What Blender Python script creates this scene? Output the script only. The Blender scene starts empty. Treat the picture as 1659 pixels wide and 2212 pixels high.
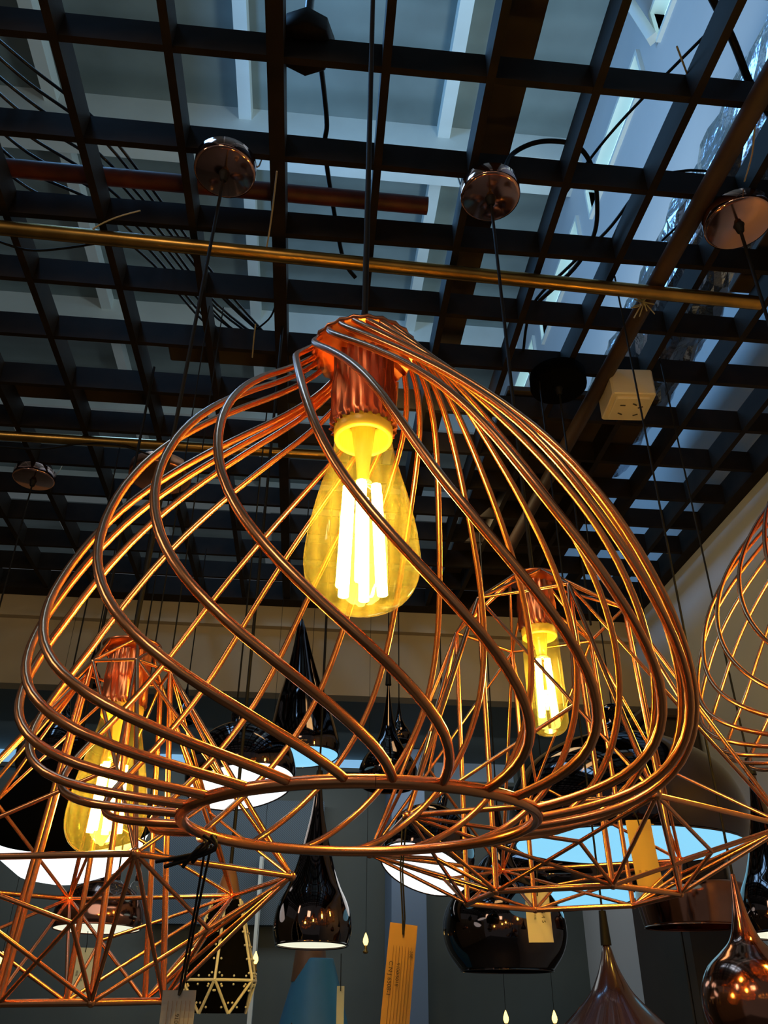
import bpy, math, random
from mathutils import Vector, Matrix, noise
random.seed(7)
PI = math.pi
sc = bpy.context.scene
C = sc.collection
CZ = 1.7                                  # eye height above the floor; heights below are measured from the eye

# ------------------------------------------------------------------ camera
FPX, PITCH, ROLL, YAW = 1760.0, math.radians(31.0), math.radians(0.444), math.radians(5.317)
F_ = Vector((math.sin(YAW)*math.cos(PITCH), math.cos(YAW)*math.cos(PITCH), math.sin(PITCH)))
R0 = Vector((math.cos(YAW), -math.sin(YAW), 0)); U0 = R0.cross(F_)
R_ = math.cos(ROLL)*R0 + math.sin(ROLL)*U0
U_ = -math.sin(ROLL)*R0 + math.cos(ROLL)*U0
cd = bpy.data.cameras.new('camera'); cam = bpy.data.objects.new('camera', cd); C.objects.link(cam)
cam.matrix_world = Matrix(((R_.x, U_.x, -F_.x, 0), (R_.y, U_.y, -F_.y, 0), (R_.z, U_.z, -F_.z, CZ), (0, 0, 0, 1)))
cd.sensor_fit = 'VERTICAL'; cd.sensor_height = 36.0; cd.lens = 36.0*FPX/2212.0
cd.clip_start = 0.02; cd.clip_end = 50
sc.camera = cam

# ------------------------------------------------------------------ world, view, unseen fill lights
w = bpy.data.worlds.new('world'); sc.world = w; w.use_nodes = True
bg = w.node_tree.nodes['Background']; bg.inputs[0].default_value = (0.78, 0.86, 0.95, 1); bg.inputs[1].default_value = 0.10
sc.view_settings.view_transform = 'Standard'; sc.view_settings.look = 'None'
sc.view_settings.gamma = 1.0; sc.view_settings.exposure = 0.0; sc.view_settings.use_curve_mapping = False

def area(name, loc, target, size, power, col, sy=None):
    l = bpy.data.lights.new(name, 'AREA'); l.energy = power; l.color = col; l.size = size
    if sy: l.shape = 'RECTANGLE'; l.size_y = sy
    o = bpy.data.objects.new(name, l); C.objects.link(o)
    o.location = (loc[0], loc[1], loc[2]+CZ)
    d = Vector(target)-Vector(loc); o.rotation_euler = d.to_track_quat('-Z', 'Y').to_euler()
    return o
area('daylight_from_roof_window', (-0.6, 1.2, 1.9), (0.87, 1.2, 1.75), 1.6, 19, (0.20, 0.50, 0.95), 0.5)  # unseen area light added to tint the upper right wall blue
area('daylight_onto_roof', (0.80, 1.6, 1.55), (-0.5, 1.8, 2.7), 2.4, 9.5, (0.78, 0.95, 0.95), 0.25)  # unseen area light added below the clerestory to brighten the roof
area('shop_downlight_behind', (-0.35, -0.5, 0.80), (0.1, 0.6, 0.2), 0.25, 2.0, (1.0, 0.74, 0.50))  # warm fill added behind the eye, no fixture there
area('shop_downlight_far', (0.15, 1.05, 0.84), (0.2, 2.0, 0.75), 0.18, 0.55, (1.0, 0.74, 0.32))  # unseen warm fill added for the bulkhead
area('shop_downlight_back', (-0.1, 2.25, 0.62), (-0.1, 2.7, -0.3), 1.6, 2.6, (0.80, 0.92, 1.0), 0.15)  # added to brighten the back wall, without a fitting
area('shop_spot_front_left', (-0.9, 0.2, 0.80), (0.2, 1.2, 0.1), 0.12, 1.1, (1.0, 0.80, 0.58), 0.30)  # unseen light added for highlights on the smoked glass
area('shop_downlight_right', (0.30, 1.55, 0.86), (0.87, 1.6, 0.3), 0.18, 0.4, (1.0, 0.76, 0.40))  # unseen warm fill added for the lower right wall

# ------------------------------------------------------------------ materials
def mat(name, col, rough=0.5, metal=0.0, var=0.12, scale=30.0, bump=0.0, emit=None, es=0.0, coat=0.0, spec=None):
    m = bpy.data.materials.new(name); m.use_nodes = True
    nt = m.node_tree; b = nt.nodes['Principled BSDF']
    b.inputs['Roughness'].default_value = rough; b.inputs['Metallic'].default_value = metal
    tc = nt.nodes.new('ShaderNodeTexCoord'); nz = nt.nodes.new('ShaderNodeTexNoise')
    nz.inputs['Scale'].default_value = scale; nz.inputs['Detail'].default_value = 4
    nt.links.new(tc.outputs['Object'], nz.inputs['Vector'])
    cr = nt.nodes.new('ShaderNodeValToRGB')
    cr.color_ramp.elements[0].position = 0.3; cr.color_ramp.elements[1].position = 0.7
    cr.color_ramp.elements[0].color = (*[max(0, c*(1-var)) for c in col], 1)
    cr.color_ramp.elements[1].color = (*[min(1, c*(1+var)) for c in col], 1)
    nt.links.new(nz.outputs['Fac'], cr.inputs['Fac']); nt.links.new(cr.outputs['Color'], b.inputs['Base Color'])
    if bump:
        bp = nt.nodes.new('ShaderNodeBump'); bp.inputs['Strength'].default_value = bump; bp.inputs['Distance'].default_value = 0.01
        nt.links.new(nz.outputs['Fac'], bp.inputs['Height']); nt.links.new(bp.outputs['Normal'], b.inputs['Normal'])
    if emit:
        b.inputs['Emission Color'].default_value = (*emit, 1); b.inputs['Emission Strength'].default_value = es
    if coat: b.inputs['Coat Weight'].default_value = coat
    if spec is not None: b.inputs['Specular IOR Level'].default_value = spec
    return m

def glass(name, tint, gl=0.10, tr=0.06, scatter=(1, 0.8, 0.25)):
    m = bpy.data.materials.new(name); m.use_nodes = True; nt = m.node_tree; nt.nodes.clear()
    out = nt.nodes.new('ShaderNodeOutputMaterial'); tp = nt.nodes.new('ShaderNodeBsdfTransparent')
    tp.inputs[0].default_value = (*tint, 1)
    g = nt.nodes.new('ShaderNodeBsdfGlossy'); g.inputs['Roughness'].default_value = 0.03
    fr0 = nt.nodes.new('ShaderNodeLayerWeight'); fr0.inputs[0].default_value = 0.5
    pw = nt.nodes.new('ShaderNodeMath'); pw.operation = 'POWER'; pw.inputs[1].default_value = 3.5; nt.links.new(fr0.outputs['Facing'], pw.inputs[0])
    fr = nt.nodes.new('ShaderNodeMath'); fr.operation = 'MULTIPLY_ADD'; fr.inputs[1].default_value = 0.55; fr.inputs[2].default_value = 0.03; nt.links.new(pw.outputs[0], fr.inputs[0])
    tl = nt.nodes.new('ShaderNodeBsdfTranslucent'); tl.inputs[0].default_value = (*scatter, 1)
    tc = nt.nodes.new('ShaderNodeTexCoord'); wv = nt.nodes.new('ShaderNodeTexWave'); wv.bands_direction = 'X'
    wv.inputs['Scale'].default_value = 40; wv.inputs['Distortion'].default_value = 1.5; wv.inputs['Detail'].default_value = 1
    nt.links.new(tc.outputs['Object'], wv.inputs['Vector'])
    mr = nt.nodes.new('ShaderNodeMapRange'); mr.inputs['To Min'].default_value = tr*0.8; mr.inputs['To Max'].default_value = tr*1.25
    nt.links.new(wv.outputs['Fac'], mr.inputs[0])
    m1 = nt.nodes.new('ShaderNodeMixShader'); m2 = nt.nodes.new('ShaderNodeMixShader')
    nt.links.new(mr.outputs[0], m1.inputs[0]); nt.links.new(tp.outputs[0], m1.inputs[1]); nt.links.new(tl.outputs[0], m1.inputs[2])
    nt.links.new(fr.outputs[0], m2.inputs[0]); nt.links.new(m1.outputs[0], m2.inputs[1]); nt.links.new(g.outputs[0], m2.inputs[2])
    nt.links.new(m2.outputs[0], out.inputs[0])
    return m

M = {}
M['copper'] = mat('copper_plated_wire', (0.84, 0.34, 0.14), 0.25, 1.0, 0.07, 25)
M['copper_cap'] = mat('copper_cap', (0.80, 0.27, 0.12), 0.30, 1.0, 0.08, 40)
M['copper_dark'] = mat('dark_copper', (0.42, 0.17, 0.10), 0.12, 1.0, 0.15, 20)
M['rose'] = mat('rose_copper_polished', (0.70, 0.36, 0.27), 0.10, 1.0, 0.08, 20)
M['black'] = mat('black_painted_metal', (0.015, 0.0095, 0.0055), 0.6, 0.0, 0.3, 25, 0.05, spec=0.15)
M['cord'] = mat('black_cable', (0.008, 0.007, 0.006), 0.6, 0.0, 0.2, 80, spec=0.2)
M['bluecord'] = mat('glossy_cable', (0.02, 0.025, 0.04), 0.25, 0.0, 0.2, 80)
M['roof'] = mat('grey_roof_sheet', (0.21, 0.255, 0.245), 0.7, 0.0, 0.22, 3)
M['beam'] = mat('pale_steel_beam', (0.74, 0.78, 0.74), 0.6, 0.0, 0.06, 6)
M['brown'] = mat('brown_board', (0.045, 0.028, 0.018), 0.75, 0.0, 0.12, 12)
M['redpipe'] = mat('red_primer_pipe', (0.10, 0.02, 0.015), 0.5, 0.0, 0.3, 40)
M['gold'] = mat('brass_pipe', (0.46, 0.25, 0.06), 0.30, 1.0, 0.3, 18, 0.05)
M['pole'] = mat('brown_pole', (0.05, 0.024, 0.013), 0.6, 0.0, 0.25, 15)
M['beige'] = mat('beige_plaster', (0.50, 0.40, 0.26), 0.85, 0.0, 0.05, 4)
M['wallr'] = mat('off_white_plaster', (0.54, 0.55, 0.56), 0.85, 0.0, 0.04, 4)
M['backwall'] = mat('dark_slate_wall', (0.095, 0.115, 0.110), 0.6, 0.0, 0.15, 3)
M['floor'] = mat('grey_floor_tile', (0.18, 0.17, 0.16), 0.35, 0.0, 0.1, 5)
M['winglass'] = mat('bright_window_pane', (0.5, 0.6, 0.6), 0.4, emit=(0.55, 0.93, 1.0), es=1.2)
M['bluepane'] = mat('backlit_blue_pane', (0.2, 0.3, 0.4), 0.4, emit=(0.12, 0.28, 0.45), es=1.4, var=0.3, scale=6)  # emission stands in for bright reflections in the dark wall
M['dimpane'] = mat('dim_blue_pane', (0.06, 0.08, 0.1), 0.3, emit=(0.06, 0.085, 0.11), es=0.8, var=0.3, scale=6)  # weaker emission for a dull reflection in the dark wall
M['foil'] = mat('crumpled_foil', (0.55, 0.60, 0.68), 0.22, 1.0, 0.25, 16, 1.0)
M['white'] = mat('ivory_plastic', (0.72, 0.58, 0.38), 0.45, 0.0, 0.04, 20)
M['tie'] = mat('pale_cable_tie', (0.40, 0.34, 0.22), 0.5, 0.0, 0.05, 40)
M['chrome'] = mat('smoked_mirror_glass', (0.12, 0.085, 0.075), 0.06, 1.0, 0.10, 8)
M['maroon'] = mat('maroon_lacquer', (0.045, 0.018, 0.016), 0.22, 0.0, 0.15, 10, coat=0.6)
M['blue'] = mat('blue_lacquer', (0.045, 0.20, 0.36), 0.45, 0.0, 0.08, 10)
M['wood'] = mat('brown_wood', (0.16, 0.075, 0.035), 0.5, 0.0, 0.25, 20)
M['lit_white'] = mat('lit_white_diffuser', (0.9, 0.9, 0.9), 0.5, emit=(0.86, 0.96, 1.0), es=1.7, var=0.02)
M['lit_blue'] = mat('lit_pale_blue_diffuser', (0.5, 0.6, 0.7), 0.5, emit=(0.25, 0.68, 0.96), es=1.0, var=0.02)
M['lit_cream'] = mat('lit_cream_diffuser', (0.8, 0.8, 0.7), 0.5, emit=(0.88, 0.87, 0.66), es=1.0, var=0.02)
M['filament'] = mat('glowing_filament', (1, 0.8, 0.3), 0.5, emit=(1.0, 0.72, 0.22), es=60.0, var=0.0)
M['flame'] = mat('glowing_candle_bulb', (1, 0.8, 0.3), 0.5, emit=(1.0, 0.62, 0.14), es=4.0, var=0.0)
M['collar'] = mat('translucent_bulb_collar', (0.62, 0.46, 0.06), 0.35, emit=(0.95, 0.66, 0.03), es=0.10, var=0.03)  # emission stands in for filament light caught in the collar
M['stem'] = mat('glass_stem', (0.7, 0.55, 0.12), 0.2, emit=(0.9, 0.65, 0.05), es=0.15, var=0.03)
M['bulb'] = glass('amber_bulb_glass', (0.96, 0.90, 0.52), 0.1, 0.020, (1.0, 0.85, 0.16))
M['clear'] = glass('clear_globe_glass', (0.85, 0.85, 0.85), 0.2, 0.03, (0.8, 0.8, 0.8))
M['tag_orange'] = mat('orange_card', (0.50, 0.27, 0.06), 0.8, 0.0, 0.05, 10)
M['tag_yellow'] = mat('yellow_card', (0.62, 0.42, 0.10), 0.8, 0.0, 0.05, 10)
M['tag_cream'] = mat('cream_card', (0.66, 0.60, 0.34), 0.8, 0.0, 0.05, 10)
M['tag_white'] = mat('white_card', (0.55, 0.52, 0.44), 0.8, 0.0, 0.05, 10)
M['ink'] = mat('dark_ink', (0.05, 0.035, 0.02), 0.7, 0.0, 0.1, 40)
M['tagline'] = mat('brown_printed_line', (0.26, 0.14, 0.04), 0.8, 0.0, 0.1, 40)
M['stud'] = mat('bone_white_rod', (0.72, 0.70, 0.58), 0.4, 0.0, 0.05, 20)
M['blackshade'] = mat('matt_black_shade', (0.0025, 0.0025, 0.0025), 0.8, 0.0, 0.2, 20, spec=0.02)
M['paint_blue'] = mat('grey_blue_paint', (0.16, 0.23, 0.34), 0.6, 0.0, 0.06, 3)

# fine diagonal ribs of the slatted back panel
def rib_mat():
    m = mat('blue_ribbed_panel', (0.05, 0.085, 0.12), 0.5, 0.0, 0.05, 5); nt = m.node_tree
    b = nt.nodes['Principled BSDF']; tc = nt.nodes.new('ShaderNodeTexCoord'); mp = nt.nodes.new('ShaderNodeMapping')
    mp.inputs['Rotation'].default_value = (0, math.radians(38), 0)
    wv = nt.nodes.new('ShaderNodeTexWave'); wv.inputs['Scale'].default_value = 75; wv.bands_direction = 'Z'
    cr = nt.nodes.new('ShaderNodeValToRGB')
    cr.color_ramp.elements[0].color = (0.022, 0.038, 0.055, 1); cr.color_ramp.elements[1].color = (0.10, 0.17, 0.24, 1)
    nt.links.new(tc.outputs['Object'], mp.inputs[0]); nt.links.new(mp.outputs[0], wv.inputs['Vector'])
    nt.links.new(wv.outputs['Fac'], cr.inputs[0]); nt.links.new(cr.outputs[0], b.inputs['Base Color'])
    return m
M['rib'] = rib_mat()
# corrugated look of the roof
def roof_mat():
    m = M['roof']; nt = m.node_tree; b = nt.nodes['Principled BSDF']
    tc = nt.nodes.new('ShaderNodeTexCoord'); wv = nt.nodes.new('ShaderNodeTexWave'); wv.bands_direction = 'Y'
    wv.inputs['Scale'].default_value = 1.6; wv.inputs['Distortion'].default_value = 0.4
    bp = nt.nodes.new('ShaderNodeBump'); bp.inputs['Strength'].default_value = 0.6; bp.inputs['Distance'].default_value = 0.05
    nt.links.new(tc.outputs['Object'], wv.inputs['Vector']); nt.links.new(wv.outputs['Fac'], bp.inputs['Height']); nt.links.new(bp.outputs[0], b.inputs['Normal'])
roof_mat()

# ------------------------------------------------------------------ mesh helpers
class MB:
    def __init__(s): s.v = []; s.f = []; s.sm = []
    def add(s, vs, fs, smooth=True):
        n = len(s.v); s.v += [Vector(a) for a in vs]
        for f in fs: s.f.append([i+n for i in f]); s.sm.append(smooth)
        return s
    def tube(s, pts, r, n=8, caps=True):
        pts = [Vector(p) for p in pts]; k = len(pts)
        rr = r if isinstance(r, (list, tuple)) else [r]*k
        t0 = (pts[1]-pts[0]).normalized(); a = Vector((0, 0, 1)) if abs(t0.z) < 0.9 else Vector((1, 0, 0))
        u = t0.cross(a).normalized(); vs = []; fs = []
        for i, p in enumerate(pts):
            t = (pts[min(i+1, k-1)]-pts[max(i-1, 0)]).normalized()
            u = (u-t*u.dot(t)).normalized(); v = t.cross(u)
            for j in range(n):
                an = 2*PI*j/n; vs.append(p+(u*math.cos(an)+v*math.sin(an))*rr[i])
        for i in range(k-1):
            for j in range(n): fs.append([i*n+j, i*n+(j+1) % n, (i+1)*n+(j+1) % n, (i+1)*n+j])
        s.add(vs, fs, True)
        if caps:
            s.add(vs[:n], [list(range(n))[::-1]], False); s.add(vs[-n:], [list(range(n))], False)
        return s
    def box(s, lo, hi, mt=None):
        x0, y0, z0 = lo; x1, y1, z1 = hi
        vs = [Vector(a) for a in ((x0,y0,z0),(x1,y0,z0),(x1,y1,z0),(x0,y1,z0),(x0,y0,z1),(x1,y0,z1),(x1,y1,z1),(x0,y1,z1))]
        if mt is not None: vs = [mt @ a for a in vs]
        return s.add(vs, [[0,3,2,1],[4,5,6,7],[0,1,5,4],[1,2,6,5],[2,3,7,6],[3,0,4,7]], False)
    def bevbox(s, lo, hi, b, mt=None):            # box with chamfered vertical edges and lips
        x0, y0, z0 = lo; x1, y1, z1 = hi
        def ring(z, i):
            return [(x0+b+i, y0+i, z), (x1-b-i, y0+i, z), (x1-i, y0+b+i, z), (x1-i, y1-b-i, z), (x1-b-i, y1-i, z), (x0+b+i, y1-i, z), (x0+i, y1-b-i, z), (x0+i, y0+b+i, z)]
        rs = [ring(z0, b*.6), ring(z0+b*.6, 0), ring(z1-b*.6, 0), ring(z1, b*.6)]
        vs = [Vector(p) for r in rs for p in r]
        if mt is not None: vs = [mt @ a for a in vs]
        fs = [list(range(8))[::-1], [24+i for i in range(8)]]
        for k in range(3):
            for j in range(8): fs.append([k*8+j, k*8+(j+1) % 8, (k+1)*8+(j+1) % 8, (k+1)*8+j])
        return s.add(vs, fs, False)
    def lathe(s, prof, c=(0, 0, 0), n=40, mt=None, capb=False, capt=False, wob=None):
        vs = []; fs = []; c = Vector(c)
        for i, (r, z) in enumerate(prof):
            for j in range(n):
                a = 2*PI*j/n; q = r*(wob(a, i) if wob else 1)
                p = Vector((q*math.cos(a), q*math.sin(a), z))
                if mt is not None: p = mt @ p
                vs.append(p+c)
        for i in range(len(prof)-1):
            for j in range(n): fs.append([i*n+j, i*n+(j+1) % n, (i+1)*n+(j+1) % n, (i+1)*n+j])
        if capb: fs.append(list(range(n))[::-1])
        if capt: fs.append([(len(prof)-1)*n+j for j in range(n)])
        return s.add(vs, fs, True)
    def sphere(s, c, r, n=12, mt=None, sz=1.0):
        return s.lathe([(max(1e-5, r*math.sin(PI*i/n)), -r*sz*math.cos(PI*i/n)) for i in range(n+1)], c, n*2, mt)
    def build(s, name, m, parent=None, loc=None):
        L = Vector(loc) if loc is not None else (Vector(parent['_L']) if parent is not None else Vector((0, 0, 0)))
        me = bpy.data.meshes.new(name)
        me.from_pydata([tuple(v-L) for v in s.v], [], s.f)
        me.polygons.foreach_set('use_smooth', s.sm); me.materials.append(m); me.update()
        o = bpy.data.objects.new(name, me); C.objects.link(o)
        if parent is not None: o.parent = parent; o['_L'] = tuple(L)
        else: o.location = (L.x, L.y, L.z+CZ); o['_L'] = tuple(L)
        return o

def thing(name, label, cat, loc, group=None):
    o = bpy.data.objects.new(name, None); C.objects.link(o); o.empty_display_size = 0.02
    o.location = (loc[0], loc[1], loc[2]+CZ); o['_L'] = tuple(loc); o['label'] = label; o['category'] = cat
    if group: o['group'] = group
    return o
def tag(o, label, cat, group=None):
    o['label'] = label; o['category'] = cat
    if group: o['group'] = group
    return o
def struct(o): o['kind'] = 'structure'; return o

def ray(px, py): return F_+((px-829.5)/FPX)*R_-((py-1106)/FPX)*U_
def atz(px, py, z): v = ray(px, py); return v*(z/v.z)
def aty(px, py, y): v = ray(px, py); return v*(y/v.y)
def atx(px, py, x): v = ray(px, py); return v*(x/v.x)
def scale_at(p): return Vector(p).dot(F_)/FPX          # metres per pixel at a point

def catmull(pts, k=6):
    P = [Vector(p) for p in pts]; out = []
    for i in range(len(P)-1):
        a = P[max(i-1, 0)]; b = P[i]; c = P[i+1]; d = P[min(i+2, len(P)-1)]
        for j in range(k):
            t = j/k
            out.append(0.5*((2*b)+(c-a)*t+(2*a-5*b+4*c-d)*t*t+(3*b-a-3*c+d)*t**3))
    out.append(P[-1]); return out

# ------------------------------------------------------------------ the setting
struct(MB().box((-3, -2.5, -1.72), (1.2, 3.4, -1.7)).build('floor', M['floor']))
# right wall: one plane from the shop up to the roof, with the clerestory windows near the top
WX = 0.872
struct(MB().box((WX, -1.2, -1.7), (WX+0.06, 3.4, 2.30)).box((WX, -1.2, 2.42), (WX+0.06, 3.4, 2.75)).build('wall_right', M['wallr']))
wy = [(-0.4, 0.55), (0.66, 1.18), (1.30, 1.78), (1.90, 2.40), (2.52, 3.0)]
for a, b in zip([-1.2]+[q[1] for q in wy], [q[0] for q in wy]+[3.4]):
    struct(MB().box((WX, a, 2.30), (WX+0.06, b, 2.42)).build('trim_1', M['wallr']))
for i, (a, b) in enumerate(wy):
    wo = struct(MB().box((WX+0.03, a, 2.30), (WX+0.035, b, 2.42)).build('window_%d' % (i+1), M['winglass']))
    fr = MB()
    for z0, z1 in ((2.288, 2.302), (2.418, 2.432)): fr.box((WX-0.012, a-0.01, z0), (WX+0.03, b+0.01, z1))
    for y0 in (a-0.01, b): fr.box((WX-0.012, y0, 2.302), (WX+0.03, y0+0.01, 2.418))
    fr.build('window_frame', M['beam'], wo)
# roof sheet and its steel
rf = struct(MB().box((-3.2, -1.2, 2.72), (WX+0.06, 5.5, 2.76)).build('ceiling', M['roof']))
bm = MB()
for yy, hh in ((0.95, 0.16), (1.86, 0.13), (2.85, 0.13), (3.5, 0.13), (4.3, 0.13)):
    b = MB(); b.box((-3.2, yy-0.075, 2.72-hh), (WX, yy+0.075, 2.722)); b.build('roof_beam', M['beam'], rf)
for xx in (-1.65, -1.0, -0.335, 0.37):
    MB().box((xx-0.022, -1.2, 2.655), (xx+0.022, 5.5, 2.722)).build('purlin', M['beam'], rf)
for (px, py) in ((1405, 90),):
    p = atx(px, py, WX-0.03)
    MB().tube([(WX-0.16, p.y, 2.72), (WX-0.09, p.y, 2.62), (WX-0.02, p.y, 2.30)], 0.020, 4).build('bracket', M['beam'], rf)

# ceiling lattice: cross bars run left to right, runner bars away from the eye
GZ0, GZ1 = 0.900, 0.944
grid = thing('ceiling', 'x', 'x', (0, 1, 0.9)); del grid['label']; del grid['category']; grid['kind'] = 'structure'
A = {0: (0.5288, -0.0011), 1: (0.6543, 0.0033), 2: (0.7727, -0.0055), 3: (0.8978, 0.0114), 4: (1.0123, 0), 5: (1.1363, 0), 6: (1.259, 0), 7: (1.3799, 0), 8: (1.4918, 0), 9: (1.603, 0)}
for k in range(-4, 13):
    o_, s_ = A.get(k, (0.5314+0.121*k-(0.012 if k > 9 else 0), 0))
    x0, x1 = -1.42, 0.862; y0, y1 = o_+s_*x0, o_+s_*x1; t = 0.0040
    b = MB(); vs = [(x0, y0-t, GZ0), (x1, y1-t, GZ0), (x1, y1+t, GZ0), (x0, y0+t, GZ0), (x0, y0-t, GZ1), (x1, y1-t, GZ1), (x1, y1+t, GZ1), (x0, y0+t, GZ1)]
    b.add(vs, [[0,3,2,1],[4,5,6,7],[0,1,5,4],[1,2,6,5],[2,3,7,6],[3,0,4,7]], False); b.build('cross_bar', M['black'], grid)
Bb = {1: (-0.3269, 0.0172), 2: (-0.1989, 0.0086), 3: (-0.0784, 0.0033), 4: (0.0410, 0.0127), 5: (0.1620, 0.0106), 6: (0.2891, 0.0049), 7: (0.4214, -0.0256)}
for k in range(-8, 12):
    o_, s_ = Bb.get(k, (-0.4371+0.121*k-0.002, 0)); y0, y1 = 0.0, 2.0
    if k >= 8: o_ = 0.5309+0.118*(k-8)
    x0, x1 = o_+s_*y0, o_+s_*y1; t = 0.0095 if k == 3 else 0.005
    b = MB(); vs = [(x0-t, y0, GZ0-0.0008), (x0+t, y0, GZ0-0.0008), (x1+t, y1, GZ0-0.0008), (x1-t, y1, GZ0-0.0008), (x0-t, y0, GZ1-0.001), (x0+t, y0, GZ1-0.001), (x1+t, y1, GZ1-0.001), (x1-t, y1, GZ1-0.001)]
    b.add(vs, [[0,3,2,1],[4,5,6,7],[0,1,5,4],[1,2,6,5],[2,3,7,6],[3,0,4,7]], False); b.build('runner_bar', M['black'], grid)

MB().box((0.846, -0.1, 0.896), (0.8715, 2.0, 0.948)).build('edge_bar', M['black'], grid)
MB().box((-1.42, 1.955, 0.896), (0.8715, 1.999, 0.948)).build('edge_bar', M['black'], grid)
# bulkhead at the far side, ledge, and the dark wall below and behind it
struct(MB().box((-2.6, 2.0, 0.842), (WX, 2.06, 0.96)).box((-2.6, 2.012, 0.665), (WX, 2.06, 0.842)).build('wall_back', M['beige']))
struct(MB().box((-2.6, 1.99, 0.836), (WX, 2.012, 0.846)).build('trim_2', M['beige']))
struct(MB().box((-2.8, 2.70, -1.7), (WX, 2.76, 0.96)).build('wall_back', M['backwall']))
struct(MB().box((-2.6, 2.06, 0.667), (WX, 2.70, 0.69)).build('ceiling', M['backwall']))
p0, p1 = aty(846, 1830, 2.5), aty(919, 1830, 2.5)
struct(MB().box((p0.x, 2.5, -1.7), (p1.x, 2.69, 0.665)).build('trim_3', M['paint_blue']))
struct(MB().box((-2.84, -1.2, -1.7), (-2.78, 3.4, 0.96)).build('wall_left', M['beige']))
def reflpane(n, x0, y0, x1, y1, m, Y=2.66, frame=True):  # glowing panes standing in for pale reflections in the back wall
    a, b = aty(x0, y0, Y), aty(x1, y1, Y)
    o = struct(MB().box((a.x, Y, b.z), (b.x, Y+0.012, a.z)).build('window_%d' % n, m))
    if frame:
        f = MB(); t = 0.012
        f.box((a.x-t, Y-0.008, b.z-t), (b.x+t, Y+0.015, b.z)).box((a.x-t, Y-0.008, a.z), (b.x+t, Y+0.015, a.z+t))
        f.box((a.x-t, Y-0.008, b.z), (a.x, Y+0.015, a.z)).box((b.x, Y-0.008, b.z), (b.x+t, Y+0.015, a.z))
        f.build('window_frame', M['backwall'], o)
    return o
reflpane(6, -60, 1562, 52, 1648, M['bluepane'])
reflpane(7, 352, 1560, 432, 1650, M['bluepane'])
reflpane(8, 722, 1577, 815, 1662, M['bluepane'])
reflpane(9, 935, 1592, 1110, 1692, M['dimpane'])
a, b = aty(352, 1722, 2.64), aty(690, 2000, 2.64)
struct(MB().box((a.x, 2.64, b.z), (b.x, 2.68, a.z)).build('trim_4', M['rib']))
a = aty(566, 1850, 2.6)
struct(MB().box((a.x-0.006, 2.60, -1.7), (a.x+0.006, 2.64, a.z)).build('trim_5', M['beam']))
# dark side cabinet along the right wall
cabn = thing('display_cabinet', 'tall dark display cabinet standing against the beige right wall', 'cabinet', (0.78, 1.75, -1.7))
MB().bevbox((0.755, 1.72, -1.70), (0.868, 1.98, 0.545), 0.01).build('body', M['brown'], cabn)
MB().bevbox((0.745, 1.71, 0.545), (0.868, 1.985, 0.565), 0.006).build('top_board', M['brown'], cabn)
MB().bevbox((0.750, 1.73, -1.6), (0.755, 1.97, 0.52), 0.003).build('door', M['brown'], cabn)

# ------------------------------------------------------------------ above and on the lattice
def pipe(name, label, a, b, r, m, cat='pipe'):
    q = MB().tube([a, b], r, 14).build(name, m, None, a); tag(q, label, cat); return q
pipe('brass_pipe', 'brass coloured pipe tied under the black lattice, the nearer one', atz(-180, 474, 0.866), atz(1642, 655, 0.866), 0.0100, M['gold'])
pipe('brass_pipe', 'brass coloured pipe tied under the black lattice, the farther one', atz(-250, 925, 0.886), atz(705, 983, 0.886), 0.0095, M['gold'])
pipe('red_pipe', 'dark red primed pipe lying across the top of the lattice, open cut end', (-1.1, 0.745, 0.960), (0.128, 0.752, 0.960), 0.0125, M['redpipe'])
pipe('brown_pole', 'round brown pole under the lattice at the right', (0.482, 0.30, 0.8895), (0.437, 1.62, 0.8895), 0.0125, M['pole'], 'pole')
a, b = atz(1104, 0, 1.02), atz(1186, 0, 1.02)
o = MB().box((a.x-0.004, -0.3, 1.02), (b.x, 1.9, 1.04)).build('brown_board', M['brown'], None, (a.x, 0.8, 1.02)); tag(o, 'long flat brown board lying above the lattice', 'board')
# foil wrapped duct
du = MB(); n = 40; L = 60; vs = []; fs = []
for i in range(L+1):
    y = -0.2+i*(1.75/L)
    for j in range(n):
        an = 2*PI*j/n; r = 0.078*(1+0.16*noise.noise(Vector((math.cos(an)*2.5, math.sin(an)*2.5, y*14)))+0.08*noise.noise(Vector((math.cos(an)*7, math.sin(an)*7, y*38))))
        vs.append((0.665+r*math.cos(an), y, 1.16+r*1.25*math.sin(an)))
for i in range(L):
    for j in range(n): fs.append([i*n+j, i*n+(j+1) % n, (i+1)*n+(j+1) % n, (i+1)*n+j])
du.add(vs, fs, False)
o = du.build('foil_duct', M['foil'], None, (0.665, 0.7, 1.08)); tag(o, 'air duct wrapped in crumpled silver foil above the lattice at right', 'duct')
for (lo, hi, lab) in (((0.62, -0.1, 0.955), (0.862, 0.86, 0.967), 'dark flat panel resting on the lattice beside the right wall'),
                      ((0.33, 1.13, 0.955), (0.615, 1.97, 0.967), 'dark flat panel on the lattice behind the ivory socket box'),
                      ((-0.27, 1.03, 0.948), (0.05, 1.105, 0.956), 'dark plank on the lattice just left of the copper cap'),
                      ((-0.80, 1.165, 0.948), (0.12, 1.235, 0.960), 'long dark plank on the lattice above the farther brass pipe')):
    o = MB().bevbox(lo, hi, 0.002).build('dark_panel', M['brown'], None, lo); tag(o, lab, 'panel')

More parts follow.
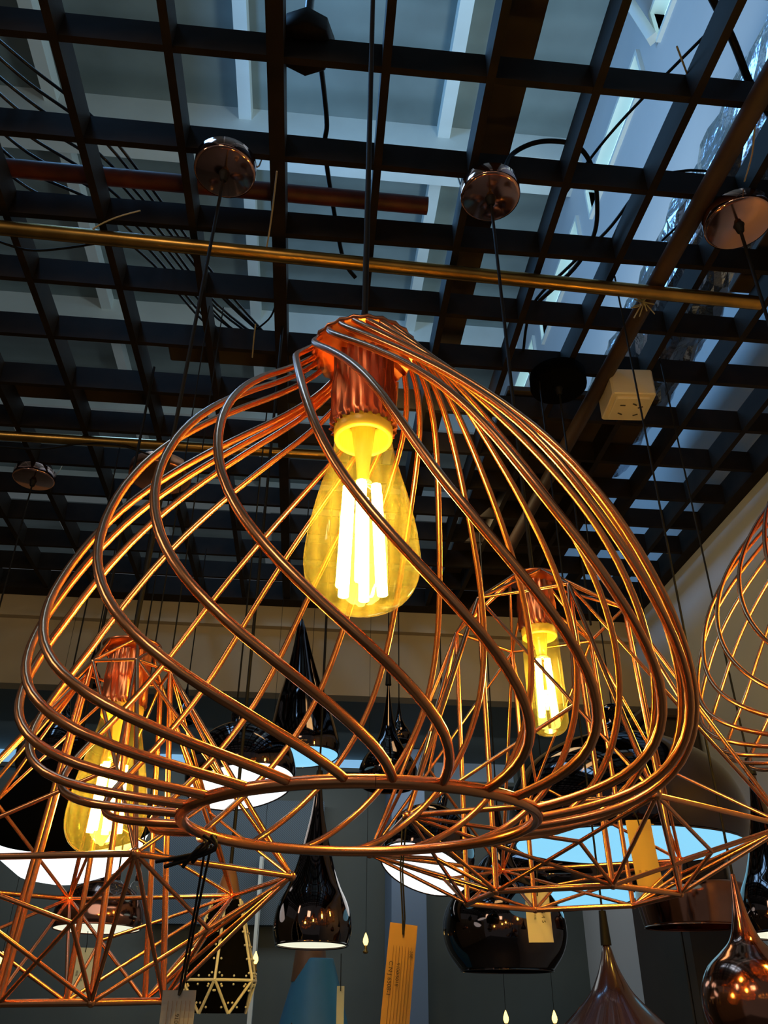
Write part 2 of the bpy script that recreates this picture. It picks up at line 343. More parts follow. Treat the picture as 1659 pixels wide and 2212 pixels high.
def cable(name, label, pts, r, m=None, k=6, group=None):
    P = catmull(pts, k); q = MB().tube(P, r, 8).build(name, m or M['cord'], None, P[0]); tag(q, label, 'cable', group); return q
for i in range(8):
    dy = i*38; j = random.uniform(-8, 8)
    cable('power_cable', 'dark power cable in the bundle slanting over the left of the lattice',
          [atz(-60, 40+dy+j, 1.0), atz(60, 140+dy, 1.01), atz(210, 265+dy*0.8+j, 1.0), atz(330, 410+dy*0.6, 0.99), atz(470, 600+dy*0.45-j, 0.99), atz(590+dy*.3, 740+dy*0.3, 0.98)], 0.0022, M['bluecord'], group='cable bundle above the lattice')
cable('power_cable', 'thick black cable arching out of the right copper canopy', [atz(1088, 375, 0.89), atz(1105, 335, 0.95), atz(1150, 310, 0.97), atz(1200, 305, 0.97), atz(1250, 318, 0.96), atz(1280, 365, 0.95), atz(1290, 440, 0.95), atz(1282, 510, 0.945), atz(1240, 580, 0.94), atz(1165, 650, 0.94)], 0.0032)
cable('power_cable', 'thin black cable crossing the blue daylit wall', [atz(1560, 40, 1.0), atz(1420, 180, 1.0), atz(1330, 275, 1.0), atz(1262, 360, 0.99), atz(1200, 450, 0.98)], 0.0020)
cable('power_cable', 'black cable running down the lattice below the arching cable', [atz(1360, 435, 0.95), atz(1310, 500, 0.95), atz(1230, 575, 0.95), atz(1150, 660, 0.95), atz(1130, 760, 0.94)], 0.0024)
cable('strap', 'black diagonal strap across the top right corner', [atz(1520, -40, 0.97), atz(1580, 80, 0.965), atz(1625, 190, 0.96), atz(1680, 270, 0.955)], 0.0045)
cable('power_cable', 'black cable hanging down behind the lattice under the junction box', [atz(690, 120, 0.96), atz(700, 200, 0.98), atz(706, 270, 0.985), atz(702, 325, 0.98), atz(722, 460, 0.97), atz(742, 560, 0.96), atz(768, 600, 0.95)], 0.0033)
cable('power_cable', 'black wire sagging along the nearer brass pipe at left', [atz(-20, 515, 0.872), atz(60, 540, 0.868), atz(150, 535, 0.870), atz(300, 512, 0.873), atz(410, 515, 0.875)], 0.0016)
cable('power_cable', 'black wire looping under the lattice at far left', [atz(0, 965, 0.878), atz(90, 970, 0.873), atz(180, 958, 0.878), atz(260, 962, 0.874), atz(330, 985, 0.878)], 0.0018)
cable('power_cable', 'curled black wire in the foil at right', [atz(1455, 372, 0.99), atz(1500, 368, 1.0), atz(1535, 380, 1.0), atz(1500, 450, 0.99), atz(1430, 520, 0.98)], 0.0018)
cable('power_cable', 'curved black wire above the copper cap of the middle lamp', [atz(450, 660, 0.96), atz(520, 720, 0.965), atz(580, 690, 0.965), atz(600, 640, 0.96)], 0.0016)
# black octagonal junction box with its conduit
c = atz(661, 92, 0.955); jb = thing('junction_box', 'dark octagonal junction box on the lattice with conduit going up', 'junction box', c)
MB().lathe([(0.001, -0.016), (0.030, -0.016), (0.033, -0.012), (0.033, 0.014), (0.030, 0.018), (0.001, 0.018)], c, 8).build('box_body', M['black'], jb)
MB().tube([c+Vector((0, 0, 0.018)), c+Vector((0.0, -0.01, 0.25)), c+Vector((0.0, -0.02, 0.9))], 0.0055, 10).build('conduit', M['bluecord'], jb)
# white socket outlet box
c = atz(1358, 880, 0.845); sb = thing('socket_box', 'ivory double socket box fixed under the lattice near the brown pole', 'socket box', c)
mt = Matrix.Translation(c) @ Matrix.Rotation(math.radians(-4), 4, 'Z')
MB().bevbox((-0.036, -0.036, 0.0), (0.036, 0.036, 0.052), 0.003, mt).build('box_body', M['white'], sb)
MB().bevbox((-0.028, -0.028, -0.004), (0.028, 0.028, 0.002), 0.002, mt).build('face_plate', M['white'], sb)
for (x, y, ang) in ((-0.012, 0.012, 0.5), (0.014, 0.014, -0.5), (-0.013, -0.010, 0.0), (0.006, -0.013, 0.5), (0.017, -0.006, -0.5)):
    m2 = mt @ Matrix.Translation((x, y, -0.0048)) @ Matrix.Rotation(ang, 4, 'Z')
    MB().box((-0.0042, -0.0012, 0), (0.0042, 0.0012, 0.0014), m2).build('socket_slot', M['ink'], sb)

def canopy_parts(root, c, r, h, m, ties=((-0.8, 0.5), (0.9, 0.4)), cable_px=None):
    c = Vector(c)
    MB().lathe([(0.001, -0.001), (r*0.90, 0.0), (r*0.985, h*0.06), (r, h*0.16), (r, h*0.92), (r*0.96, h), (0.001, h)], c, 48).build('canopy', m, root)
    MB().lathe([(0.0025, -0.014), (0.0045, -0.012), (0.006, -0.003), (0.0075, 0.0), (0.001, 0.001)], c, 16).build('cord_grip', M['cord'], root)
    for (tx, ty) in ties:
        MB().tube([c+Vector((tx*r*1.02, ty*r*0.6-0.01, h*0.6)), c+Vector((tx*r*1.15, ty*r*0.6+0.0, h+0.012)), c+Vector((tx*r*1.25, ty*r*0.6+0.006, 0.068))], 0.0011, 6).build('cable_tie', M['tie'], root)

def rose(label, px, py, z, r, h, m, drop, name='ceiling_canopy'):
    c = atz(px, py, z); t = thing(name, label, 'ceiling canopy', c)
    canopy_parts(t, c, r, h, m)
    if drop: MB().tube([c, c+Vector((0.001, 0.001, -drop))], 0.0017, 8).build('cord', M['cord'], t)
    return t
rose('round dark copper ceiling canopy at the left edge under the lattice', 72, 1038, 0.878, 0.040, 0.020, M['rose'], 0.40)
rose('wide brownish copper ceiling canopy seen through the cage at left', 345, 1035, 0.872, 0.060, 0.026, M['copper_cap'], 0.35)
rose('matt black round ceiling canopy beside the brown pole', 1207, 838, 0.868, 0.046, 0.028, M['blackshade'], 0.42)

def loose_tie(label, pts, z):
    P = [atz(x, y, z) for x, y in pts]; q = MB().tube(catmull(P, 4), 0.0011, 6).build('cable_tie', M['tie'], None, P[0]); tag(q, label, 'cable tie'); return q
loose_tie('pale cable tie tail slanting across the nearer brass pipe at left', [(178, 520), (205, 492), (250, 470), (303, 455)], 0.872)
loose_tie('long pale cable tie hanging beside the thick runner bar', [(598, 370), (590, 440), (582, 500), (572, 555)], 0.872)
loose_tie('pale cable tie tail dangling under the lattice, above the left of the cage', [(552, 700), (548, 735), (545, 772)], 0.872)
loose_tie('pale cable tie standing up against the blue wall', [(1462, 100), (1475, 135), (1490, 175)], 0.94)
loose_tie('pale cable tie hanging over the right hand canopy at the edge', [(1632, 250), (1625, 330), (1608, 392)], 0.885)
kn = thing('pipe_tie', 'frayed pale tie knotted where brass pipe and brown pole cross', 'cable tie', atz(1385, 645, 0.875))
kb = MB(); kc = atz(1385, 645, 0.878)
for i in range(9):
    an = i*0.75; kb.tube(catmull([kc+Vector((0.010*math.cos(an), 0.010*math.sin(an), 0.006)), kc+Vector((0.004*math.cos(an+2), 0.004*math.sin(an+2), -0.010)), kc+Vector((0.016*math.cos(an+2.6), 0.016*math.sin(an+2.6), -0.012-0.008*(i % 3)))], 4), 0.0010, 6)
kb.build('wrap', M['tie'], kn)

# ------------------------------------------------------------------ light bulbs
def bulb(root, c, tilt, prof, fil_z0, fil_z1, fil_r, nf, power, fr=0.0022, collar_r=0.0175, lightz=None):
    """glass profile runs from the collar (first) to the tip; c is the centre of the collar, z down is negative"""
    c = Vector(c); mt = tilt
    g = MB().lathe(prof, c, 48, mt).build('light_bulb', M['bulb'], root)
    MB().lathe([(collar_r*0.55, 0.009), (collar_r, 0.009), (collar_r*1.04, 0.002), (collar_r*1.02, -0.0035), (collar_r*0.92, -0.005), (collar_r*0.87, -0.002), (collar_r*0.80, 0.004), (collar_r*0.55, 0.0065), (collar_r*0.55, 0.009)], c, 40, mt).build('bulb_collar', M['collar'], g)
    st = MB().lathe([(0.001, 0.008), (0.0075, 0.006), (0.006, -0.008), (0.0042, -0.022), (0.0036, fil_z0*0.82), (0.0055, fil_z0*0.88), (0.0012, fil_z0*0.92)], c, 16, mt)
    st.build('glass_stem', M['stem'], g)
    for i in range(nf):
        an = 2*PI*(i+0.35)/nf
        a = c+mt @ Vector((fil_r*0.75*math.cos(an), fil_r*0.75*math.sin(an), fil_z0)); b = c+mt @ Vector((fil_r*math.cos(an), fil_r*math.sin(an), fil_z1))
        f = MB().tube([a, a.lerp(b, 0.5), b], fr, 8).build('filament', M['filament'], g)
    wr = MB()
    for i in range(nf):
        an = 2*PI*(i+0.35)/nf; a = c+mt @ Vector((fil_r*0.75*math.cos(an), fil_r*0.75*math.sin(an), fil_z0)); wr.tube([c+mt @ Vector((0, 0, fil_z0*0.86)), a], 0.0005, 5)
    wr.build('support_wire', M['stem'], g)
    l = bpy.data.lights.new('bulb_light', 'POINT'); l.energy = power; l.color = (1.0, 0.60, 0.16); l.shadow_soft_size = 0.010
    lo = bpy.data.objects.new('bulb_light', l); C.objects.link(lo); lo.parent = root
    lo.location = c+mt @ Vector((0, 0, (fil_z0+fil_z1)/2))-Vector(root['_L'])
    return g

def st_profile(L, R, rt):
    t = [(0.0, rt/R), (0.07, rt/R*1.03), (0.2, 0.64), (0.38, 0.80), (0.55, 0.93), (0.68, 0.99), (0.76, 1.0), (0.84, 0.95), (0.91, 0.81), (0.96, 0.58), (0.99, 0.28), (1.0, 0.01)]
    P = catmull([(r*R, 0, -z*L) for z, r in t], 4); return [(max(0.0002, p.x), p.z) for p in P]
def tube_profile(L, R):
    t = [(0.0, 0.93), (0.05, 0.95), (0.15, 1.0), (0.8, 1.0), (0.9, 0.94), (0.96, 0.72), (0.99, 0.35), (1.0, 0.01)]
    P = catmull([(r*R, 0, -z*L) for z, r in t], 4); return [(max(0.0002, p.x), p.z) for p in P]

def fluted(root, c, r, h0, h1, mt, n=26, m=None):
    prof = [(r*0.98, h0), (r*1.02, h0+0.002), (r, h0+0.006), (r*0.99, (h0+h1)/2), (r*0.93, h1-0.004)]
    MB().lathe(prof, c, n*8, mt, wob=lambda a, i: 1+0.085*math.cos(n*(a+0.12*i))).build('socket_cover', m or M['copper_cap'], root)

# ------------------------------------------------------------------ swirled wire pendant lamps
SW = [(0.0329, 0.288, -1.9409), (0.0381, 0.2799, -1.818), (0.0432, 0.2718, -1.6976), (0.0485, 0.2638, -1.5819), (0.0539, 0.2557, -1.4734), (0.0595, 0.2476, -1.3745), (0.0653, 0.2396, -1.2875), (0.0714, 0.2316, -1.2131), (0.0776, 0.2235, -1.1497), (0.0838, 0.2154, -1.0959), (0.0902, 0.2073, -1.0502), (0.0965, 0.1991, -1.0109), (0.1027, 0.1908, -0.9767), (0.1087, 0.1824, -0.9466), (0.1146, 0.1739, -0.9198), (0.1201, 0.1653, -0.8956), (0.1253, 0.1566, -0.8732), (0.1301, 0.1479, -0.8519), (0.1344, 0.139, -0.8311), (0.1384, 0.1302, -0.8101), (0.1419, 0.1213, -0.7886), (0.145, 0.1126, -0.7662), (0.1478, 0.104, -0.7422), (0.149, 0.0998, -0.7295), (0.1513, 0.0915, -0.7027), (0.1533, 0.0836, -0.6741), (0.155, 0.0758, -0.6439), (0.1562, 0.0685, -0.6124), (0.1571, 0.0614, -0.5797), (0.1576, 0.0547, -0.546), (0.1577, 0.0484, -0.5116), (0.1573, 0.0425, -0.4766), (0.1564, 0.0369, -0.4411), (0.1549, 0.0318, -0.4053), (0.1527, 0.0271, -0.3693), (0.1499, 0.0227, -0.3333), (0.1463, 0.0188, -0.2975), (0.142, 0.0153, -0.262), (0.1369, 0.0123, -0.2269), (0.131, 0.0096, -0.1926), (0.1243, 0.0074, -0.159), (0.1167, 0.0056, -0.1262), (0.1086, 0.0041, -0.0941), (0.1, 0.0028, -0.0625), (0.091, 0.0017, -0.0312), (0.0819, 0.0007, 0.0)]
TOP = [-0.0703, 0.2192, 0.2199, 0.0389, -0.1556, -0.0236, -0.0498, -0.1104, -0.0377, -0.0308]
BOT = [0.0516, 0.0182, 0.0139, 0.035, 0.014, 0.0173, -0.0204, -0.0374, -0.0314, -0.06]
def swirl_lamp(label, ax, D, dz, ph0, tx, ty, canopy_z, name='swirl_pendant_lamp', group=None, power=2.5, top=TOP, bot=BOT, can=None):
    O = Vector((ax, D, dz))
    def T(x, y, z): return Vector((ax+x+tx*z, D+y+ty*z, dz+z-tx*x-ty*y))
    root = thing(name, label, 'pendant lamp', O, group)
    for k in range(24):
        tk = top[k] if k < len(top) else 0; bk = bot[k] if k < len(bot) else 0
        pts = []
        for i, (r, h, f) in enumerate(SW):
            t = i/(len(SW)-1); a = f+ph0+k*2*PI/24+tk*(1-t)+bk*t
            pts.append(T(r*math.sin(a), -r*math.cos(a), h))
        MB().tube(pts, 0.0020, 8).build('cage_wire', M['copper'], root)
    rp = [T(0.0819*math.sin(2*PI*i/72), -0.0819*math.cos(2*PI*i/72), 0) for i in range(73)]
    MB().tube(rp, 0.0027, 10, caps=False).build('cage_ring', M['copper'], root)
    mt = Matrix(((1, 0, tx, 0), (0, 1, ty, 0), (-tx, -ty, 1, 0), (0, 0, 0, 1)))
    cap = MB().lathe([(0.001, 0.2890), (0.033, 0.2890), (0.0345, 0.2900), (0.0345, 0.2915), (0.033, 0.2925), (0.012, 0.2940), (0.008, 0.300), (0.005, 0.306), (0.001, 0.307)], O, 48, mt, wob=lambda a, i: 1+(0.02*math.cos(24*a) if 1 <= i <= 4 else 0)).build('top_plate', M['copper_cap'], root)
    fluted(root, O, 0.0194, 0.2275, 0.288, mt, 22)
    bc = T(0, 0, 0.2245)
    bulb(root, bc, mt.to_3x3().normalized().to_4x4(), st_profile(0.117, 0.0325, 0.0172), -0.040, -0.105, 0.0125, 6, power, 0.0030)
    tp = T(0, 0, 0.306)
    cc = Vector((tp.x+0.0, tp.y, canopy_z)) if can is None else Vector(can)
    MB().tube([tp, tp.lerp(cc, 0.5), cc], 0.0022, 10).build('cord', M['cord'], root)
    canopy_parts(root, cc, 0.042, 0.020, M['rose'])
    return root
main = swirl_lamp('large copper swirl wire pendant lamp in the foreground with a glowing amber bulb', 0.027, 0.40, 0.0715, -1.4655, -0.0119, 0.0057, 0.876, power=3.0)
# same model farther off, cut by the right edge
lm = atz(1517, 1383, 1.0); lz = lm.z*((0.66)/lm.y)
swirl_lamp('copper swirl wire pendant lamp cut off by the right edge', 0.512, 0.66, 0.186, -1.30, 0.0, 0.0, 0.876, power=2.2, top=[], bot=[], can=(0.515, 0.659, 0.856))

# ------------------------------------------------------------------ faceted wire pendant lamps
def facet_lamp(label, p, canopy_pt, cap_h, bulb_kind, group=None, power=1.0, rT=0.0014):
    ax, D, z0, ph, rt, ht, R, hm, rb, tx, ty = p
    O = Vector((ax, D, z0)); root = thing('faceted_pendant_lamp', label, 'pendant lamp', O, group)
    def T(x, y, z): return Vector((ax+x+tx*z, D+y+ty*z, z0+z-tx*x-ty*y))
    def N(r, h, k, off=0.0):
        a = ph+k*PI/3+off; return T(r*math.sin(a), -r*math.cos(a), h)
    Tn = [N(rt, ht, k) for k in range(6)]; Mn = [N(R, hm, k) for k in range(6)]; Bn = [N(rb, 0, k) for k in range(6)]
    Cn = [N(0.022, cap_h, k) for k in range(6)]
    def bar(a, b, r=rT, nm='strut'): MB().tube([a, b], r, 8).build(nm, M['copper'], root)
    for k in range(6):
        j = (k+1) % 6
        bar(Tn[k], Tn[j]); bar(Mn[k], Mn[j], 0.0019); bar(Bn[k], Bn[j], 0.0021)
        bar(Cn[k], Tn[k]); bar(Cn[j], Tn[k])
        bar(Tn[k], Mn[k], 0.0017); bar(Tn[k], Bn[k], 0.0021)
        bar(Mn[k], Bn[k]); bar(Mn[k], Bn[j])
        e = Mn[j].lerp(Bn[k], 0.45); bar(Mn[j], Bn[k]); bar(Mn[k], e); bar(e, Bn[j])
        u = Tn[k].lerp(Mn[j], 0.62); bar(Tn[k], Mn[j]); bar(Mn[k], u); bar(u, Tn[j])
        kn = MB().sphere(Mn[k], 0.0034, 6).build('solder_joint', M['copper'], root)
        MB().sphere(Bn[k], 0.0028, 6).build('solder_joint', M['copper'], root)
    mt = Matrix(((1, 0, tx, 0), (0, 1, ty, 0), (-tx, -ty, 1, 0), (0, 0, 0, 1))); m3 = mt.to_3x3().normalized().to_4x4()
    MB().lathe([(0.001, cap_h-0.001), (0.0225, cap_h-0.001), (0.0235, cap_h+0.001), (0.012, cap_h+0.003), (0.005, cap_h+0.010), (0.001, cap_h+0.011)], O, 32, mt).build('top_plate', M['copper_cap'], root)
    fluted(root, O, 0.0165, cap_h-0.050, cap_h-0.002, mt, 18)
    bc = T(0, 0, cap_h-0.053)
    if bulb_kind == 'tube': bulb(root, bc, m3, tube_profile(0.092, 0.0162), -0.026, -0.074, 0.0075, 4, power, 0.0028, 0.0152)
    else: bulb(root, bc, m3, st_profile(0.105, 0.0285, 0.0150), -0.040, -0.088, 0.0105, 5, power, 0.0026, 0.0155)
    tp = T(0, 0, cap_h+0.010); cc = Vector(canopy_pt)
    MB().tube([tp, tp.lerp(cc, 0.5), cc], 0.0020, 8).build('cord', M['cord'], root)
    canopy_parts(root, cc, 0.0375, 0.020, M['rose'])
    return root
facet_lamp('wide flat faceted copper wire lamp with a tubular bulb, behind the swirl lamp at right', [0.2043, 0.66, 0.0672, -0.9724, 0.0759, 0.227, 0.1615, 0.041, 0.0798, -0.0135, 0.0077], (0.193, 0.660, 0.868), 0.268, 'tube', power=2.2)
facet_lamp('tall faceted copper wire lamp with a pear shaped bulb, at lower left', [-0.1398, 0.64, -0.0017, 0.3534, 0.0343, 0.2242, 0.1381, 0.0732, 0.0572, -0.0183, -0.0069], (-0.138, 0.658, 0.868), 0.246, 'pear', power=2.2)

# ------------------------------------------------------------------ pendant lamps in the background
def bg_lamp(name, label, rim, a_px, Y, prof, body, lit=None, ratio=None, roll=0.0, cordlen=True, neck=None, group=None, lip=True):
    """rim: pixel centre of the opening; profile in units of the opening radius, from the opening upwards"""
    c = aty(rim[0], rim[1], Y); R = a_px*scale_at(c)
    e = math.asin(max(-1, min(1, c.z/c.length)))
    tl = (math.asin(ratio)-e) if ratio else 0.0
    az = math.atan2(c.x, c.y)
    mt = Matrix.Rotation(-az, 4, 'Z') @ Matrix.Rotation(roll, 4, 'Y') @ Matrix.Rotation(-tl, 4, 'X')
    root = thing(name, label, 'pendant lamp', c, group)
    P = catmull([(r*R, 0, z*R) for r, z in prof], 5); pr = [(max(0.0003, p.x), p.z) for p in P]
    pr = [(pr[0][0]-0.0015, 0.001)]+pr
    MB().lathe(pr, c, 56, mt).build('shade', body, root)
    if lit: MB().lathe([(0.0003, R*0.02), (R*0.6, R*0.015), (R*0.97, 0.002), (R*0.985, 0.0)], c, 48, mt).build('diffuser', lit, root)
    if lip: MB().tube([c+mt @ Vector((R*math.cos(2*PI*i/48), R*math.sin(2*PI*i/48), 0)) for i in range(49)], 0.0013, 6, caps=False).build('rim', body, root)
    top = c+mt @ Vector((0, 0, pr[-1][1]))
    if neck:
        tp2 = top+mt.to_3x3() @ Vector((0, 0, neck*R)); MB().tube([top, tp2], [min(0.10*R+0.003, 0.006), 0.004], 12).build('neck', M['cord'], root); top = tp2
    if cordlen and top.z < 0.89:
        up = Vector((top.x, top.y, 0.902)); MB().tube([top, top+Vector((0, 0, 0.01)), up], 0.0013, 8).build('cord', M['cord'], root)
    return root
TEAR = [(1.0, 0.0), (1.08, 0.25), (1.10, 0.5), (1.05, 0.85), (0.94, 1.15), (0.76, 1.5), (0.57, 2.0), (0.44, 2.5), (0.31, 3.0), (0.20, 3.5), (0.13, 4.0), (0.10, 4.3)]
DOME = [(1.0, 0.0), (1.05, 0.15), (1.02, 0.4), (0.88, 0.65), (0.62, 0.84), (0.34, 0.95), (0.14, 1.05), (0.10, 1.25), (0.03, 1.3)]
BELL = [(1.0, 0.0), (1.12, 0.3), (1.15, 0.65), (1.0, 1.05), (0.75, 1.4), (0.50, 1.8), (0.32, 2.3), (0.20, 2.9), (0.10, 3.6), (0.04, 4.2)]
GLOBE = [(1.0, 0.0), (1.25, 0.4), (1.36, 0.85), (1.30, 1.35), (1.05, 1.8), (0.70, 2.1), (0.40, 2.4), (0.22, 2.9), (0.12, 3.5), (0.06, 4.0)]
bg_lamp('teardrop_pendant_lamp', 'slender dark teardrop glass pendant with cream lit opening, in front of ribbed panel', (673, 2042), 78, 1.05, TEAR, M['chrome'], M['lit_cream'], 0.105, neck=0.5)
bg_lamp('dome_pendant_lamp', 'widest smoked dome pendant with pale blue lit opening, at right', (1357, 1829), 243, 1.30, DOME, M['chrome'], M['lit_blue'], 0.162, math.radians(1.2))
bg_lamp('dome_pendant_lamp', 'smoked dome pendant with pale blue opening just below the widest one', (1200, 1943), 172, 1.72, [(r, z*0.75) for r, z in DOME], M['chrome'], M['lit_blue'], 0.150, math.radians(-1.5))
bg_lamp('dome_pendant_lamp', 'smoked dome pendant with glaring white opening behind the left of the main cage', (522, 1700), 114, 1.15, [(r, z*1.25) for r, z in DOME], M['chrome'], M['lit_white'], 0.42, math.radians(-9))
bg_lamp('dome_pendant_lamp', 'tilted smoked dome pendant with white opening above the orange tag', (915, 1878), 98, 1.20, [(r, z*1.5) for r, z in DOME], M['chrome'], M['lit_white'], 0.48, math.radians(17))
bg_lamp('trumpet_pendant_lamp', 'dark trumpet pendant with long cone neck against the beige bulkhead', (655, 1635), 76, 1.45, [(1.0, 0), (1.05, 0.3), (0.98, 0.7), (0.85, 1.2), (0.72, 1.7), (0.56, 2.2), (0.40, 2.8), (0.26, 3.4), (0.16, 3.9), (0.06, 4.3), (0.03, 4.35)], M['chrome'], M['lit_blue'], 0.30, math.radians(-4))
bg_lamp('trumpet_pendant_lamp', 'slim dark pendant with thin black neck right of the trumpet pendant', (838, 1700), 55, 1.5, BELL, M['chrome'], None, 0.25, neck=0.6)
bg_lamp('globe_pendant_lamp', 'dark globe pendant with flat open base beside the white tag', (1095, 2098), 100, 1.50, [(r*1.0, z*0.85) for r, z in GLOBE], M['chrome'], None, 0.04)
bg_lamp('drum_pendant_lamp', 'low dark copper drum pendant below the widest dome', (1507, 2003), 110, 1.55, [(1.0, 0.0), (1.06, 0.3), (1.10, 0.6), (1.0, 0.75), (0.4, 0.85), (0.1, 1.0), (0.02, 1.05)], M['copper_dark'], None, 0.07)
bg_lamp('globe_pendant_lamp', 'big glossy dark copper globe pendant in the bottom right corner', (1655, 2262), 86, 0.80, GLOBE, M['copper_dark'], M['lit_cream'], None)
bg_lamp('teardrop_pendant_lamp', 'dark glass pendant with cream opening at the right edge', (1700, 2020), 80, 0.95, TEAR, M['chrome'], M['lit_cream'], 0.13, neck=0.5)
bg_lamp('cone_pendant_lamp', 'maroon lacquered pendant with slim tip at the bottom edge', (1340, 2300), 190, 1.00, [(1.0, 0.0), (0.80, 0.2), (0.48, 0.48), (0.27, 0.68), (0.17, 0.84), (0.10, 1.0), (0.06, 1.15), (0.04, 1.2)], M['maroon'], None, None, neck=0.38)
bl = bg_lamp('cone_pendant_lamp', 'blue lacquered cone pendant with brown wooden neck', (668, 2420), 118, 1.66, [(1.0, 0.0), (0.84, 0.8), (0.66, 1.5), (0.52, 2.0), (0.36, 2.55), (0.33, 2.58)], M['blue'], None, None, lip=False, cordlen=False)
c = aty(668, 2115, 1.66); s = scale_at(c)
MB().lathe([(40*s, -0.004), (39*s, 0.0), (33*s, 55*s), (30*s, 62*s), (6*s, 66*s), (3*s, 80*s)], c, 32).build('neck', M['wood'], bl)
MB().tube([c+Vector((0, 0, 78*s)), Vector((c.x, c.y, 0.902))], 0.002, 8).build('cord', M['cord'], bl)
rv = MB()
for i in range(14):
    y = 2130+i*20; q = aty(668, y, 1.66); r = (40+(y-2120)*0.26)*s
    for an in (-1.0, -PI/2, -2.1): rv.sphere(Vector((c.x+r*math.cos(an), c.y+r*math.sin(an), q.z)), 0.0016, 4)
rv.build('rivets', M['ink'], bl)
bg_lamp('dome_pendant_lamp', 'dark copper dome pendant with cream opening inside the left faceted lamp', (209, 2006), 91, 1.42, [(r, z*1.1) for r, z in DOME], M['copper_dark'], M['lit_cream'], 0.115)
bg_lamp('globe_pendant_lamp', 'dark globe pendant with amber glints behind the left bulb', (105, 1690), 58, 1.30, GLOBE, M['chrome'], None, 0.25)
# left bowl: dark dome over an opal bowl that shows as a white crescent
c = aty(158, 1794, 1.12); s = scale_at(c); R = 163*s
ob = thing('bowl_pendant_lamp', 'black dome pendant over a white opal bowl at the left edge', 'pendant lamp', c)
mt = Matrix.Rotation(math.radians(24), 4, 'X')
MB().lathe([(0.0004, -0.62*R), (0.35*R, -0.58*R), (0.66*R, -0.46*R), (0.88*R, -0.25*R), (0.99*R, 0.0)], c, 48, mt).build('opal_bowl', M['lit_white'], ob)
MB().lathe([(1.0*R, 0.0), (1.04*R, 0.06*R), (1.0*R, 0.3*R), (0.85*R, 0.6*R), (0.55*R, 0.85*R), (0.2*R, 0.98*R), (0.05*R, 1.1*R), (0.03*R, 1.3*R)], c, 48, mt).build('shade', M['blackshade'], ob)
t = c+mt @ Vector((0, 0, 1.28*R)); MB().tube([t, Vector((t.x, t.y, 0.902))], 0.0022, 8).build('cord', M['cord'], ob)
# small glass globes
for (px, py, lab) in ((251, 1916, 'left one of two small clear glass globes inside the left faceted lamp'), (296, 1918, 'right one of two small clear glass globes inside the left faceted lamp')):
    c = aty(px, py, 0.92); g = thing('glass_globe', lab, 'glass globe', c)
    MB().sphere(c, 15*scale_at(c), 14).build('globe', M['clear'], g)
    MB().lathe([(0.001, 0.0), (0.003, 0.0), (0.003, 0.008), (0.001, 0.009)], c+Vector((0, 0, 14*scale_at(c))), 12).build('cap', M['copper_dark'], g)
    MB().tube([c+Vector((0, 0, 15*scale_at(c))), Vector((c.x, c.y, 0.902))], 0.0009, 6).build('cord', M['cord'], g)
# black faceted shade with bone coloured rods and studs
c0 = aty(475, 2118, 0.95); s = scale_at(c0)
fc = thing('studded_pendant_lamp', 'black faceted pendant with bone white rods and studs along its edges', 'pendant lamp', c0)
def hexr(r, z, ph=-0.05): return [c0+Vector((r*math.sin(ph+k*PI/3), -r*math.cos(ph+k*PI/3), z)) for k in range(6)]
h0 = hexr(32*s, 158*s); h1 = hexr(82*s, 0); h2 = hexr(58*s, -60*s, -0.05+PI/6)
vs = h0+h1+h2; fs = [[5, 4, 3, 2, 1, 0]]
for k in range(6):
    j = (k+1) % 6; fs += [[k, j, 6+j, 6+k], [6+k, 6+j, 12+k], [6+j, 12+j, 12+k]]
MB().add(vs, fs, False).build('shade', M['blackshade'], fc)
def rod(a, b):
    cm = (a+b)/2-c0; out = Vector((cm.x, cm.y, 0)).normalized()*0.0012
    MB().tube([a+out, b+out], 0.0014, 8).build('edge_rod', M['stud'], fc)
    n_ = max(2, int((b-a).length/0.012)); q = MB(); d = (b-a).normalized(); sd = d.cross(out.normalized()).normalized()
    for i in range(n_):
        p = a.lerp(b, (i+0.5)/n_)
        for sg in (-1, 1): q.sphere(p+sd*sg*0.0036+out, 0.0011, 5)
    q.build('stud_row', M['stud'], fc)
for k in range(6):
    j = (k+1) % 6; rod(h0[k], h1[k]); rod(h1[k], h1[j]); rod(h1[k], h2[k]); rod(h1[j], h2[k])
cw = c0+Vector((0, 0, 158*s))
MB().lathe([(30*s, 0.0), (28*s, 0.004), (20*s, 40*s), (10*s, 70*s), (4*s, 76*s)], cw, 24).build('neck', M['wood'], fc)
MB().tube([cw+Vector((0, 0, 75*s)), Vector((c0.x, c0.y, 0.902))], 0.002, 8).build('cord', M['cord'], fc)
# extra hanging cords against the bulkhead belong to narrow pendants
for (px, py, Y, lab) in ((190, 1480, 1.6, 'small dark pendant hanging left of the left faceted lamp'), (395, 1560, 1.7, 'small dark pendant hanging right of the left faceted lamp'), (862, 1600, 1.75, 'small dark pendant in front of the bulkhead right of the slim one')):
    bg_lamp('small_pendant_lamp', lab, (px, py), 22, Y, BELL, M['chrome'], None, 0.3)
